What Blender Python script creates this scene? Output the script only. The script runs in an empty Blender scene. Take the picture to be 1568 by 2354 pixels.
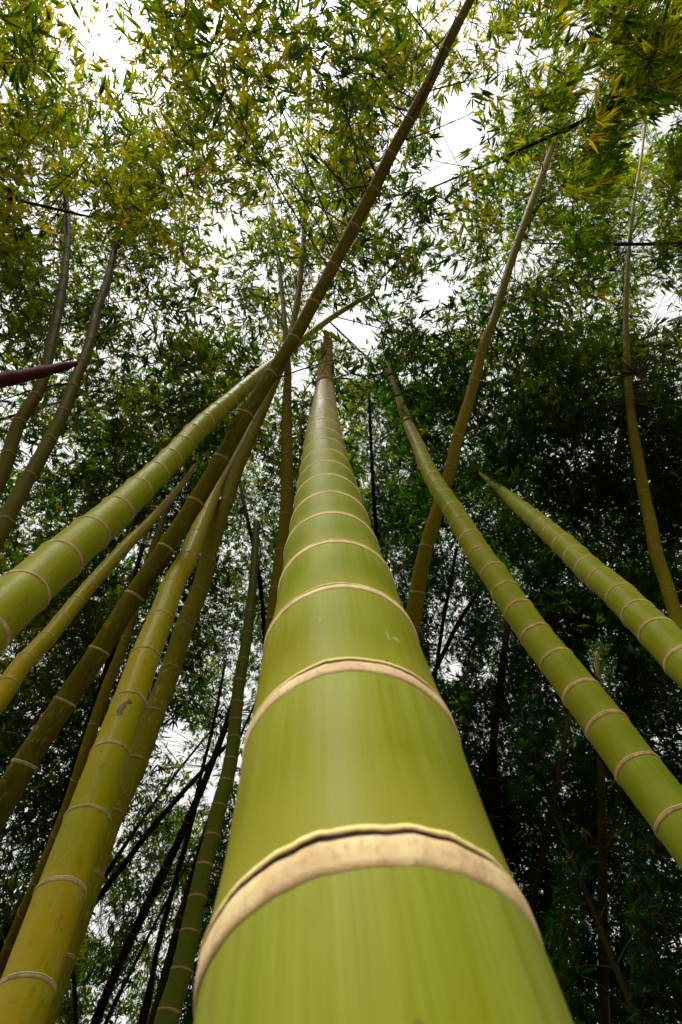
import bpy, math, random
import numpy as np
from mathutils import Vector, Matrix, kdtree

random.seed(11)
rng = np.random.default_rng(11)
scene = bpy.context.scene
COL = scene.collection

# ------------------------------------------------------------------ camera
PW, PH = 1568.0, 2354.0            # photograph measured at this size
F = 1177.0                         # focal length in those pixels (18 mm on a 36 mm long side)
ZEN = (740.0, 760.0)               # pixel of the zenith
CAM = np.array([0.0, 0.0, 1.10])

def unit(v):
    v = np.asarray(v, float)
    return v / np.linalg.norm(v)

zc = unit([(ZEN[0] - PW/2)/F, -(ZEN[1] - PH/2)/F, -1.0])
fw = np.array([0, 0, -1.0])
yc = unit(fw - fw.dot(zc)*zc)
xc = np.cross(yc, zc)
M = np.array([xc, yc, zc])         # camera space -> world

cam_data = bpy.data.cameras.new("camera")
cam = bpy.data.objects.new("camera", cam_data)
COL.objects.link(cam)
cam_data.sensor_fit = 'VERTICAL'
cam_data.sensor_height = 36.0
cam_data.lens = 18.0
cam_data.clip_start = 0.02
cam_data.clip_end = 500.0
mw = Matrix.Identity(4)
for i in range(3):
    for j in range(3):
        mw[i][j] = M[i][j]
    mw[i][3] = CAM[i]
cam.matrix_world = mw
cam_data.dof.use_dof = True
cam_data.dof.focus_distance = 1.7
cam_data.dof.aperture_fstop = 8.0
scene.camera = cam

# ------------------------------------------------------------------ sky, sun, exposure
SUN_EL, SUN_AZ = math.radians(57), math.radians(196)    # azimuth from +Y clockwise: behind the camera, a little left
world = bpy.data.worlds.new("World")
scene.world = world
world.use_nodes = True
wn = world.node_tree
wn.nodes.clear()
sky = wn.nodes.new('ShaderNodeTexSky')
sky.sky_type = 'NISHITA'
sky.sun_disc = False
sky.sun_elevation = SUN_EL
sky.sun_rotation = SUN_AZ
sky.dust_density = 3.0
hs = wn.nodes.new('ShaderNodeHueSaturation')            # overcast: nearly colourless
hs.inputs['Saturation'].default_value = 0.08
mx = wn.nodes.new('ShaderNodeMix'); mx.data_type = 'RGBA'   # a thin even cloud layer over the sky
mx.inputs[0].default_value = 0.65
mx.inputs[7].default_value = (2.95, 2.89, 2.68, 1)
bgn = wn.nodes.new('ShaderNodeBackground')
bgn.inputs['Strength'].default_value = 0.101
wo = wn.nodes.new('ShaderNodeOutputWorld')
wn.links.new(sky.outputs[0], hs.inputs['Color'])
wn.links.new(hs.outputs[0], mx.inputs[6])
cl = wn.nodes.new('ShaderNodeTexNoise'); cl.inputs['Scale'].default_value = 3.0; cl.inputs['Detail'].default_value = 4.0
cm = wn.nodes.new('ShaderNodeMapRange'); cm.inputs['To Min'].default_value = 0.90; cm.inputs['To Max'].default_value = 1.08
cx = wn.nodes.new('ShaderNodeVectorMath'); cx.operation = 'SCALE'
wn.links.new(cl.outputs['Fac'], cm.inputs['Value'])
wn.links.new(mx.outputs[2], cx.inputs[0]); wn.links.new(cm.outputs[0], cx.inputs['Scale'])
wn.links.new(cx.outputs[0], bgn.inputs[0])
wn.links.new(bgn.outputs[0], wo.inputs[0])

sd = bpy.data.lights.new("sun", 'SUN')
sd.energy = 2.35
sd.angle = math.radians(28)
sd.color = (1.0, 0.95, 0.84)
sun = bpy.data.objects.new("sun", sd)
COL.objects.link(sun)
sv = Vector((math.sin(SUN_AZ)*math.cos(SUN_EL), math.cos(SUN_AZ)*math.cos(SUN_EL), math.sin(SUN_EL)))
sun.rotation_euler = (-sv).to_track_quat('-Z', 'Y').to_euler()

scene.view_settings.view_transform = 'Standard'
scene.view_settings.look = 'None'
scene.view_settings.gamma = 1.0
scene.view_settings.exposure = 2.0
scene.cycles.max_bounces = 8
scene.cycles.diffuse_bounces = 4
scene.cycles.transmission_bounces = 4
scene.cycles.glossy_bounces = 2
scene.cycles.use_denoising = True

# ------------------------------------------------------------------ helpers
def project(p):
    q = (np.asarray(p) - CAM) @ M      # world -> camera space
    d = -q[..., 2]
    return PW/2 + F*q[..., 0]/d, PH/2 - F*q[..., 1]/d, d

def ray(x, y):
    """direction (depth 1 along the optical axis) through a pixel"""
    v = np.stack([(np.asarray(x, float) - PW/2)/F, -(np.asarray(y, float) - PH/2)/F, -np.ones_like(np.asarray(x, float))], -1)
    return v @ M.T

def link(name, me, mat=None, parent=None, loc=None):
    o = bpy.data.objects.new(name, me)
    COL.objects.link(o)
    if mat: me.materials.append(mat)
    if parent: o.parent = parent
    if loc is not None: o.location = loc
    return o

def make_mesh(name, verts, faces_flat, sizes, smooth=True):
    me = bpy.data.meshes.new(name)
    verts = np.ascontiguousarray(verts, np.float32)
    faces_flat = np.ascontiguousarray(faces_flat, np.int32)
    sizes = np.ascontiguousarray(sizes, np.int32)
    me.vertices.add(len(verts)); me.vertices.foreach_set('co', verts.ravel())
    me.loops.add(len(faces_flat)); me.loops.foreach_set('vertex_index', faces_flat)
    me.polygons.add(len(sizes))
    st = np.concatenate([[0], np.cumsum(sizes)[:-1]]).astype(np.int32)
    me.polygons.foreach_set('loop_start', st)
    me.polygons.foreach_set('loop_total', sizes)
    if smooth: me.polygons.foreach_set('use_smooth', np.ones(len(sizes), bool))
    me.update(calc_edges=True)
    return me

def attr(me, name, typ, data):
    a = me.attributes.new(name, typ, 'POINT')
    key = 'vector' if typ == 'FLOAT_VECTOR' else 'value'
    a.data.foreach_set(key, np.ascontiguousarray(data, np.float32).ravel())

def grid_faces(nr, ns):
    """quads of nr closed rings of ns vertices"""
    i = np.arange(nr-1)[:, None]*ns
    j = np.arange(ns)[None, :]
    k = (j+1) % ns
    return np.stack([i+j, i+k, i+ns+k, i+ns+j], -1).reshape(-1, 4)

def thing(name, label, cat, loc, group=None):
    o = bpy.data.objects.new(name, None)
    COL.objects.link(o)
    o.empty_display_size = 0.1
    o.location = loc
    o['label'] = label; o['category'] = cat
    if group: o['group'] = group
    return o

# ------------------------------------------------------------------ materials
class NT:
    def __init__(s, name):
        s.m = bpy.data.materials.new(name); s.m.use_nodes = True
        s.t = s.m.node_tree; s.t.nodes.clear()
        s.out = s.t.nodes.new('ShaderNodeOutputMaterial')
    def n(s, typ, ins=None, **kw):
        nd = s.t.nodes.new('ShaderNode'+typ)
        for k, v in kw.items(): setattr(nd, k, v)
        for k, v in (ins or {}).items():
            if isinstance(v, bpy.types.NodeSocket): s.t.links.new(v, nd.inputs[k])
            else: nd.inputs[k].default_value = v
        return nd
    def attr(s, name, vec=False):
        a = s.n('Attribute', attribute_name=name)
        return a.outputs['Vector' if vec else 'Fac']
    def scale(s, vec, sx, sy, sz, off=0.0):
        return s.n('Mapping', {'Vector': vec, 'Scale': (sx, sy, sz), 'Location': (off, off, off)}).outputs[0]
    def noise(s, vec, scale=1.0, detail=3.0, rough=0.55):
        return s.n('TexNoise', {'Vector': vec, 'Scale': scale, 'Detail': detail, 'Roughness': rough}).outputs['Fac']
    def ramp(s, fac, *stops):
        r = s.n('ValToRGB', {'Fac': fac})
        el = r.color_ramp.elements
        while len(el) < len(stops): el.new(0.5)
        for e, (p, c) in zip(el, stops):
            e.position = p
            e.color = (c, c, c, 1) if not isinstance(c, tuple) else (*c, 1)
        return r.outputs[0]
    def mix(s, fac, a, b, blend='MIX'):
        m = s.n('Mix', data_type='RGBA', blend_type=blend)
        for idx, v in ((0, fac), (6, a), (7, b)):
            if isinstance(v, bpy.types.NodeSocket): s.t.links.new(v, m.inputs[idx])
            else: m.inputs[idx].default_value = v if idx == 0 else (*v, 1)
        return m.outputs[2]
    def math(s, op, a, b=0.0, clamp=False):
        m = s.n('Math', {0: a, 1: b}, operation=op, use_clamp=clamp)
        return m.outputs[0]
    def range(s, v, a, b, c=0.0, d=1.0):
        return s.n('MapRange', {'Value': v, 'From Min': a, 'From Max': b, 'To Min': c, 'To Max': d}).outputs[0]
    def finish(s, shader):
        s.t.links.new(shader, s.out.inputs[0]); return s.m

def stem_mat(name, base, alt, bloom, blotch, blotch_amt, lichen=None, lichen_amt=0.0, rough=0.42, bloom_amt=0.6, seed=0.0, bump=0.25, spots=(), near_node=None, streak=0.5, tip=None):
    t = NT(name)
    bc = t.attr('bc', True); na = t.attr('na'); nb = t.attr('nb')
    pat = t.noise(t.scale(bc, 7, 7, 2.2, seed), 1.0, 4, 0.55)
    c = t.mix(t.ramp(pat, (0.36, 0.0), (0.66, 1.0)), base, alt)
    pat2 = t.noise(t.scale(bc, 26, 26, 5, seed+3), 1.0, 4, 0.6)
    c = t.mix(t.math('MULTIPLY', t.ramp(pat2, (0.45, 0.0), (0.75, 1.0)), bloom_amt*0.55), c, bloom)
    st = t.noise(t.scale(bc, 190, 190, 3.0, seed+7), 1.0, 5, 0.65)
    c = t.mix(t.math('MULTIPLY', t.range(st, 0.35, 0.7), streak*0.5), c, bloom)
    dk = t.ramp(t.noise(t.scale(bc, 300, 300, 5.0, seed+9), 1.0, 3, 0.6), (0.52, 0.0), (0.72, 1.0))
    c = t.mix(t.math('MULTIPLY', dk, streak*0.35), c, tuple(v*0.55 for v in base))
    # waxy bloom under each node
    bl = t.range(nb, 0.95, 0.15)
    bl = t.math('MULTIPLY', bl, t.range(st, 0.2, 0.75))
    c = t.mix(t.math('MULTIPLY', bl, bloom_amt), c, bloom)
    if near_node:
        a = t.range(na, 0.75, 0.1)
        c = t.mix(t.math('MULTIPLY', a, 0.7), c, near_node)
    b1 = t.noise(t.scale(bc, 55, 55, 22, seed+13), 1.0, 6, 0.7)
    c = t.mix(t.math('MULTIPLY', t.ramp(b1, (0.56, 0.0), (0.72, 1.0)), blotch_amt), c, blotch)
    b2 = t.noise(t.scale(bc, 380, 380, 200, seed+17), 1.0, 3, 0.6)
    c = t.mix(t.math('MULTIPLY', t.ramp(b2, (0.68, 0.0), (0.76, 1.0)), min(1, blotch_amt*1.4+0.1)), c, blotch)
    if lichen:
        l = t.noise(t.scale(bc, 52, 52, 26, seed+21), 1.0, 5, 0.72)
        l2 = t.noise(t.scale(bc, 9, 9, 5, seed+23), 1.0, 2, 0.5)
        lf = t.math('MULTIPLY', t.ramp(l, (0.55, 0.0), (0.63, 1.0)), t.range(l2, 0.35, 0.6))
        c = t.mix(t.math('MULTIPLY', lf, lichen_amt), c, lichen)
    for (th, s0, hw, hl, col) in spots:
        v = t.n('VectorMath', {0: t.attr('th', True), 1: (th, s0, 0)}, operation='SUBTRACT').outputs[0]
        v = t.n('VectorMath', {0: v, 1: (1/hw, 1/hl, 0)}, operation='MULTIPLY').outputs[0]
        ln = t.n('VectorMath', {0: v}, operation='LENGTH').outputs['Value']
        wob = t.noise(t.scale(bc, 120, 120, 70, seed+31), 1.0, 3, 0.6)
        ln = t.math('ADD', ln, t.range(wob, 0.3, 0.7, -0.3, 0.3))
        c = t.mix(t.range(ln, 1.0, 0.8, 0.0, 0.85), c, col)
    if tip:
        tf = t.math('MULTIPLY', t.attr('tipf'), t.range(st, 0.1, 0.5))
        c = t.mix(tf, c, tip)
    bp = t.n('Bump', {'Strength': bump, 'Distance': 0.0012, 'Height': t.math('ADD', st, t.math('MULTIPLY', b1, 0.8))}).outputs[0]
    rg = t.range(pat2, 0.3, 0.7, rough-0.07, rough+0.12)
    p = t.n('BsdfPrincipled', {'Base Color': c, 'Roughness': rg, 'Normal': bp, 'Specular IOR Level': 0.05 if rough < 0.45 else 0.03})
    return t.finish(p.outputs[0])

def ring_mat(name, band, band2, lip, groove, seed=0.0):
    t = NT(name)
    bc = t.attr('bc', True); pv = t.attr('pv')
    n1 = t.noise(t.scale(bc, 210, 210, 150, seed), 1.0, 4, 0.65)
    n2 = t.noise(t.scale(bc, 28, 28, 16, seed+5), 1.0, 3, 0.5)
    c = t.mix(t.ramp(n2, (0.38, 0.0), (0.64, 1.0)), band, band2)
    c = t.mix(t.math('MULTIPLY', t.ramp(n1, (0.5, 0.0), (0.7, 1.0)), 0.5), c, tuple(v*0.55 for v in band2))
    c = t.mix(t.range(pv, 1.3, 1.5), c, groove)  # near-black groove: crevice shade put into the colour
    c = t.mix(t.range(pv, 2.3, 2.6), c, lip)
    edge = t.math('MULTIPLY', t.range(pv, 0.28, 0.0), t.range(n2, 0.3, 0.6))
    c = t.mix(edge, c, tuple(v*0.7 for v in band2))
    bp = t.n('Bump', {'Strength': 0.5, 'Distance': 0.002, 'Height': n1}).outputs[0]
    p = t.n('BsdfPrincipled', {'Base Color': c, 'Roughness': 0.75, 'Normal': bp, 'Specular IOR Level': 0.2})
    return t.finish(p.outputs[0])

def leaf_mat(name):
    t = NT(name)
    tint = t.attr('tint')
    c = t.ramp(tint, (0.0, (0.005, 0.017, 0.001)), (0.3, (0.013, 0.034, 0.001)), (0.55, (0.046, 0.060, 0.001)), (0.78, (0.115, 0.108, 0.002)), (1.0, (0.150, 0.080, 0.004)))  # low end darkened: shade of the deep grove put into the leaf colour
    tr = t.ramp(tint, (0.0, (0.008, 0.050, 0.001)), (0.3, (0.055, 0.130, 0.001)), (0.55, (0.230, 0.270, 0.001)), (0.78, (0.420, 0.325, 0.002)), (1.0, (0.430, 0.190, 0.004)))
    p = t.n('BsdfPrincipled', {'Base Color': c, 'Roughness': 0.6, 'Specular IOR Level': 0.06})
    tl = t.n('BsdfTranslucent', {'Color': tr})
    m = t.n('MixShader', {0: 0.62, 1: p.outputs[0], 2: tl.outputs[0]})
    return t.finish(m.outputs[0])

def plain_mat(name, a, b, sc=(30, 30, 8), rough=0.75, bump=0.3):
    t = NT(name)
    co = t.n('TexCoord').outputs['Object']
    n = t.noise(t.scale(co, *sc), 1.0, 5, 0.65)
    c = t.mix(t.ramp(n, (0.35, 0.0), (0.66, 1.0)), a, b)
    bp = t.n('Bump', {'Strength': bump, 'Distance': 0.003, 'Height': n}).outputs[0]
    p = t.n('BsdfPrincipled', {'Base Color': c, 'Roughness': rough, 'Normal': bp, 'Specular IOR Level': 0.05})
    return t.finish(p.outputs[0])

YOUNG = dict(base=(0.098, 0.132, 0.001), alt=(0.138, 0.132, 0.0003), bloom=(0.215, 0.240, 0.040), blotch=(0.085, 0.070, 0.006), blotch_amt=0.16, rough=0.42, bloom_amt=0.6, seed=2.0, bump=0.12,
             near_node=(0.18, 0.175, 0.02), tip=(0.20, 0.165, 0.075))
M_YOUNG = stem_mat('young_green_stem', **dict(YOUNG, base=(0.118, 0.160, 0.001), alt=(0.168, 0.160, 0.0003), bloom=(0.235, 0.265, 0.035)))
M_GREEN = stem_mat('light_green_stem', (0.150, 0.175, 0.001), (0.172, 0.165, 0.0005), (0.25, 0.28, 0.03), (0.075, 0.065, 0.010), 0.22, rough=0.38, bloom_amt=0.5, seed=9.0, near_node=(0.17, 0.15, 0.015),
                   lichen=(0.075, 0.095, 0.010), lichen_amt=0.5)
YELLOW = dict(base=(0.165, 0.165, 0.0003), alt=(0.245, 0.175, 0.000), bloom=(0.25, 0.245, 0.02), blotch=(0.055, 0.050, 0.003), blotch_amt=0.65, rough=0.33, bloom_amt=0.4, seed=13.0,
              lichen=(0.28, 0.25, 0.11), lichen_amt=0.4)
M_YELLOW = stem_mat('yellow_green_stem', **YELLOW)
M_MOTTLE = stem_mat('mottled_brown_green_stem', (0.088, 0.084, 0.001), (0.115, 0.100, 0.001), (0.15, 0.145, 0.010), (0.022, 0.016, 0.004), 0.75, rough=0.55, bloom_amt=0.3, seed=17.0, bump=0.5,
                    lichen=(0.23, 0.215, 0.055), lichen_amt=0.7)
M_DARK = stem_mat('dark_brown_stem', (0.036, 0.033, 0.001), (0.080, 0.073, 0.0015), (0.145, 0.140, 0.012), (0.010, 0.007, 0.002), 0.85, rough=0.6, bloom_amt=0.35, seed=23.0, bump=0.6,
                  lichen=(0.18, 0.18, 0.035), lichen_amt=0.75)
M_OLIVE = stem_mat('olive_brown_stem', (0.088, 0.080, 0.001), (0.120, 0.100, 0.001), (0.145, 0.135, 0.010), (0.026, 0.018, 0.004), 0.5, rough=0.55, bloom_amt=0.3, seed=29.0, bump=0.4)
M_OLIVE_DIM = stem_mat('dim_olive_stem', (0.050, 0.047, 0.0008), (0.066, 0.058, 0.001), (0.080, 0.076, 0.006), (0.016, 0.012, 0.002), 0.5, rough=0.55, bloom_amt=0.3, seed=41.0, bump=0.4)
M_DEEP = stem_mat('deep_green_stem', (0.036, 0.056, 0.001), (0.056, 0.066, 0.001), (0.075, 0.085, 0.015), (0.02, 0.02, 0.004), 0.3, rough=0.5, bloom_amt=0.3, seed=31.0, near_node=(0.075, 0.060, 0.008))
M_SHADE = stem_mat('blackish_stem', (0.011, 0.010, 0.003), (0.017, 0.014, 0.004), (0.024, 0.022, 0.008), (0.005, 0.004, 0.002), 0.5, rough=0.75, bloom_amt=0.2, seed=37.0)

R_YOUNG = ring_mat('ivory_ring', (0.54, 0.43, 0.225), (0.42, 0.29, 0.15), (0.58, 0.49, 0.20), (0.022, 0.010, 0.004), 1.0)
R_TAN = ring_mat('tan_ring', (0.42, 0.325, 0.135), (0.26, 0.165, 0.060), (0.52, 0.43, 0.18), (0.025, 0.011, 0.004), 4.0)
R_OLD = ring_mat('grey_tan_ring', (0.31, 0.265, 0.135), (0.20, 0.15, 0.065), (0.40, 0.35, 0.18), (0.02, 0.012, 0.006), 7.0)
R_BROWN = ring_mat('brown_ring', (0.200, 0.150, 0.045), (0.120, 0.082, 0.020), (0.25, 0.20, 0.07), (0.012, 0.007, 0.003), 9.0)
M_LEAF = leaf_mat('bamboo_leaf')
M_TWIG = plain_mat('dark_twig', (0.030, 0.022, 0.010), (0.060, 0.045, 0.016))
M_SHEATH = plain_mat('papery_sheath', (0.19, 0.160, 0.080), (0.10, 0.082, 0.034), (40, 40, 40), 0.85)
M_MAROON = plain_mat('maroon_bark', (0.026, 0.0022, 0.0015), (0.045, 0.0045, 0.002), (18, 18, 18), 0.65)

# ------------------------------------------------------------------ ground
def ground():
    n = 61
    xs = np.linspace(-1, 1, n); xs = np.sign(xs)*np.abs(xs)**2.2*150
    X, Y = np.meshgrid(xs, xs)
    Z = 0.05*np.sin(X*1.3)*np.cos(Y*1.1) - 0.06 + 0.004*(np.abs(X)+np.abs(Y))*np.sin(X*.11+Y*.07)
    v = np.stack([X, Y, Z], -1).reshape(-1, 3)
    i = np.arange(n-1)[:, None]*n; j = np.arange(n-1)[None, :]
    f = np.stack([i+j, i+j+1, i+n+j+1, i+n+j], -1).reshape(-1, 4)
    me = make_mesh('ground', v, f.ravel(), np.full(len(f), 4))
    o = link('ground', me, plain_mat('leaf_litter_soil', (0.060, 0.042, 0.022), (0.16, 0.115, 0.055), (9, 9, 9), 0.95, 0.8))
    o['kind'] = 'structure'; o['label'] = 'brown ground under the bamboo covered with dry leaf litter'
ground()

# ------------------------------------------------------------------ culms
PROT = []        # (x, y, halfwidth, dist) of stems that leaves may not cover
CULMS = []       # culms that carry foliage

def catmull(t, tk, vk):
    """monotone-ish cubic through (tk, vk)"""
    m = np.gradient(vk, tk)
    i = np.clip(np.searchsorted(tk, t, side='right')-1, 0, len(tk)-2)
    h = tk[i+1]-tk[i]; u = (t-tk[i])/h
    return (2*u**3-3*u**2+1)*vk[i] + (u**3-2*u**2+u)*h*m[i] + (-2*u**3+3*u**2)*vk[i+1] + (u**3-u**2)*h*m[i+1]

RING_SHAPES = {
    'young': [(-.22, -.003, 0), (-.21, .006, .05), (-.16, .014, .3), (-.08, .017, .8), (-.012, .016, 1), (-.004, .012, 1.25), (.0, .001, 1.6), (.036, .001, 2), (.040, .014, 2.7), (.052, .020, 3), (.076, .014, 3), (.09, -.004, 3)],
    'tan':   [(-.14, -.004, 0), (-.135, .012, .05), (-.08, .026, .4), (-.02, .036, .9), (.006, .034, 1.2), (.012, .012, 1.6), (.022, .012, 2), (.028, .028, 2.7), (.046, .032, 3), (.066, .018, 3), (.08, -.004, 3)],
    'old':   [(-.11, -.004, 0), (-.10, .016, .2), (-.05, .036, .8), (0, .044, 1), (.01, .040, 1.2), (.018, .022, 1.5), (.03, .020, 2), (.04, .034, 2.7), (.07, .028, 3), (.10, -.004, 3)],
}

def build_culm(P, R, label, mat, rmat, shape='old', rings=None, spacing=None, sides=24, group=None, foliage=True, bulge=0.03,
               protect=True, name='bamboo_culm', max_rings=40, ring_from=0.0, tip_y=None, hs_y=None, ring_k=1.0, ring_sides=None, zig=0.012):
    """P (n,3) centre line from the ground up, R radii"""
    seg = np.linalg.norm(np.diff(P, axis=0), axis=1)
    s = np.concatenate([[0], np.cumsum(seg)])
    L = s[-1]
    def at(q):
        q = np.asarray(q, float)
        return np.stack([np.interp(q, s, P[:, k]) for k in range(3)], -1)
    rad = lambda q: np.interp(q, s, R)
    # node positions
    nodes = []
    if rings is not None:
        q = np.linspace(0, L, 1200)
        C = at(q); T = np.gradient(C, axis=0); T /= np.linalg.norm(T, axis=1)[:, None]
        tc = CAM - C; tc -= (tc*T).sum(1)[:, None]*T; tc /= np.linalg.norm(tc, axis=1)[:, None]
        Q = C + tc*rad(q)[:, None]
        x, y, d = project(Q)
        ok = (d > 0.05) & (y < PH*1.6)
        i0 = np.argmax(ok)
        yy, qq = y[i0:], q[i0:]
        mono = np.minimum.accumulate(yy)
        for ry in rings:
            k = np.argmax(mono <= ry)
            if mono[k] <= ry and k > 0:
                f = (mono[k-1]-ry)/max(1e-6, mono[k-1]-mono[k])
                nodes.append(qq[k-1] + f*(qq[k]-qq[k-1]))
        nodes.sort()
        if len(nodes) > 2:
            g = nodes[1]-nodes[0]
            b = nodes[0]-g
            while b > 0.1 and len(nodes) < max_rings and nodes[0]-b < 4*g+1e-6:
                nodes.insert(0, b); b -= g
                if nodes[0] < nodes[-1]-50: break
    elif spacing:
        q = max(spacing*0.6, ring_from)
        while q < L-0.05 and len(nodes) < max_rings:
            nodes.append(q)
            q += spacing*(0.9+0.2*random.random())
    nodes = np.array(nodes if nodes else [-9.0])
    rm = float(R.max())
    step = max(rm*(0.3 if sides >= 36 else 0.8), 0.02)
    qs = [np.arange(0, L, step), [L]]
    if sides >= 14:
        for sn in nodes:
            if sn > 0: qs.append(sn + np.array([-.5, -.25, -.1, 0.02, .12, .25, .5])*rad(sn))
    q = np.unique(np.clip(np.concatenate(qs), 0, L))
    keep = [0]
    for i_ in range(1, len(q)):
        if q[i_]-q[keep[-1]] > 0.055*rm: keep.append(i_)
    q = q[keep]
    C = at(q)
    # smooth tangents
    hw = max(.04, 1.3*rm)
    T = sum(at(np.clip(q+hw*k_, 0, L))-at(np.clip(q-hw*k_, 0, L)) for k_ in (.5, .75, 1.0, 1.25))
    for _ in range(3):
        T[1:-1] = (T[:-2]+T[1:-1]*2+T[2:])/4
    T /= np.linalg.norm(T, axis=1)[:, None]
    A = CAM - C; A -= (A*T).sum(1)[:, None]*T
    A /= np.linalg.norm(A, axis=1)[:, None]
    B = np.cross(T, A)
    r = rad(q)
    ip = np.searchsorted(nodes, q+1e-6)
    nprev = np.where(ip > 0, nodes[np.maximum(ip-1, 0)], -9.0); nnext = np.where(ip < len(nodes), nodes[np.minimum(ip, len(nodes)-1)], L+9.0)
    na = np.clip((q-nprev)/np.maximum(r, 1e-3), 0, 6); nb = np.clip((nnext-q)/np.maximum(r, 1e-3), 0, 6)
    def rr(qv):
        dd = (np.asarray(qv)[..., None]-nodes)/np.maximum(rad(nodes), 1e-3)
        return rad(qv)*(1+bulge*np.exp(-(dd/.33)**2).sum(-1) - bulge*0.35*np.exp(-((dd-.55)/.35)**2).sum(-1))
    # slight zig-zag from node to node
    zz = np.zeros_like(C)
    if nodes[0] > 0 and len(nodes) > 2:
        sg = np.array([1 if i % 2 else -1 for i in range(len(nodes))])*rad(nodes)*zig
        zz = B*np.interp(q, nodes, sg)[:, None]
    C = C+zz
    th = np.linspace(-math.pi, math.pi, sides, endpoint=False)
    cs, sn_ = np.cos(th), np.sin(th)
    ro = rr(q)
    ro[-1] *= 0.4
    V = C[:, None, :] + ro[:, None, None]*(A[:, None, :]*cs[None, :, None] + B[:, None, :]*sn_[None, :, None])
    base = C[0].copy()
    V = V.reshape(-1, 3)-base
    f = grid_faces(len(q), sides)
    top = (np.arange(sides)+(len(q)-1)*sides); bot = np.arange(sides)[::-1]
    flat = np.concatenate([f.ravel(), top, bot]); sizes = np.concatenate([np.full(len(f), 4), [sides, sides]])
    root = thing(name, label, 'bamboo', base, group)
    me = make_mesh('stem', V, flat, sizes)
    bc = np.stack([np.broadcast_to(cs, (len(q), sides))*r[:, None], np.broadcast_to(sn_, (len(q), sides))*r[:, None], np.broadcast_to(q[:, None], (len(q), sides))], -1)
    attr(me, 'bc', 'FLOAT_VECTOR', bc)
    attr(me, 'th', 'FLOAT_VECTOR', np.stack([np.broadcast_to(th, (len(q), sides)), bc[..., 2], 0*bc[..., 2]], -1))
    attr(me, 'na', 'FLOAT', np.repeat(na, sides)); attr(me, 'nb', 'FLOAT', np.repeat(nb, sides))
    if tip_y:
        yq = project(C+A*r[:, None])[1]
        tf = np.clip((tip_y[0]-np.minimum.accumulate(np.where(q > L*.3, yq, 9e3)))/(tip_y[0]-tip_y[1]), 0, 1)
        attr(me, 'tipf', 'FLOAT', np.repeat(tf, sides))
    so = link('stem', me, mat, root)
    # rings
    if rmat and nodes[0] > 0:
        prof = RING_SHAPES[shape]
        rsn = ring_sides or max(sides, 16)
        th2 = np.linspace(0, 2*math.pi, rsn, endpoint=False)
        for nodes_i, sn in enumerate(nodes[::-1][::-1]):
            r0 = float(rad(sn))
            Cn = at(sn) + (B[np.argmin(abs(q-sn))]*np.interp(sn, nodes, sg) if len(nodes) > 2 else 0)
            k = np.argmin(abs(q-sn)); Tn, An, Bn = T[k], A[k], B[k]
            ph = rng.uniform(0, 6.28, 6)
            tilt = rng.normal(0, .015)
            wob = r0*(0.014*np.sin(2*th2+ph[0])+0.008*np.sin(5*th2+ph[1])+0.005*np.sin(11*th2+ph[2])+0.004*np.sin(23*th2+ph[5])+rng.normal(0, .0025, rsn)+tilt*np.cos(th2+ph[3]))
            if shape == 'young': ph[4] = math.pi/2+(-.75 if nodes_i % 2 else .55)+rng.normal(0, .2)
            gap = np.clip(0.15+0.9*np.sin(th2+ph[4]), 0, 1)          # the crack under the lip opens and closes
            hs_ = rng.uniform(.75, 1.2)
            if hs_y: hs_ = np.interp(project(Cn+An*r0)[1], *hs_y)*rng.uniform(.9, 1.1)
            vs = []; pvs = []; bcs = []
            for (dz, dr, pv) in prof:
                dz *= ring_k; dr *= ring_k
                z = dz*r0*(hs_ if dz < 0 else 1.0)
                zj = z + wob*(1.0 if dz > -.1 else 0.6)
                d_r = np.full(rsn, dr)
                if 1.4 < pv < 2.5: d_r = dr + (1-gap)*0.008
                if pv >= 2 and shape == 'young': zj = zj - ((1-gap)*.036+np.abs(rng.normal(0, .003, rsn)))*r0
                if pv in (2.7, 3) and dr > 0: d_r = dr + 0.004*np.sin(7*th2+ph[2])
                rloc = rr(np.array([sn+z]))[0] + d_r*r0
                vs.append(Cn + zj[:, None]*Tn + rloc[:, None]*(np.cos(th2)[:, None]*An + np.sin(th2)[:, None]*Bn))
                pvs.append(np.full(rsn, pv))
                bcs.append(np.stack([np.cos(th2)*r0, np.sin(th2)*r0, sn+zj], -1))
            vv = np.concatenate(vs)-base
            ff = grid_faces(len(prof), rsn)
            mr = make_mesh('node_ring', vv, ff.ravel(), np.full(len(ff), 4))
            attr(mr, 'pv', 'FLOAT', np.concatenate(pvs)); attr(mr, 'bc', 'FLOAT_VECTOR', np.concatenate(bcs))
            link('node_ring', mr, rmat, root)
    qq = np.arange(0, L, 0.12)
    pc = at(qq)
    x, y, d = project(pc)
    rec = dict(root=root, base=base, pts=pc, s=qq, r=rad(qq), label=label, sprays=[], at=at, L=L, rad=rad, nodes=nodes, foliage=foliage, q=q, A=A, B=B, so=so)
    if protect:
        for xi, yi, di, ri, pi in zip(x[::2], y[::2], d[::2], rad(qq)[::2], pc[::2]):
            if di > 0.1 and -200 < xi < PW+200 and -200 < yi < PH+200:
                w = ri*F/di
                if w > (3.0 if protect is True else protect): PROT.append((xi, yi, w, np.linalg.norm(pi-CAM), di))
    if foliage: CULMS.append(rec)
    return rec

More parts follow.
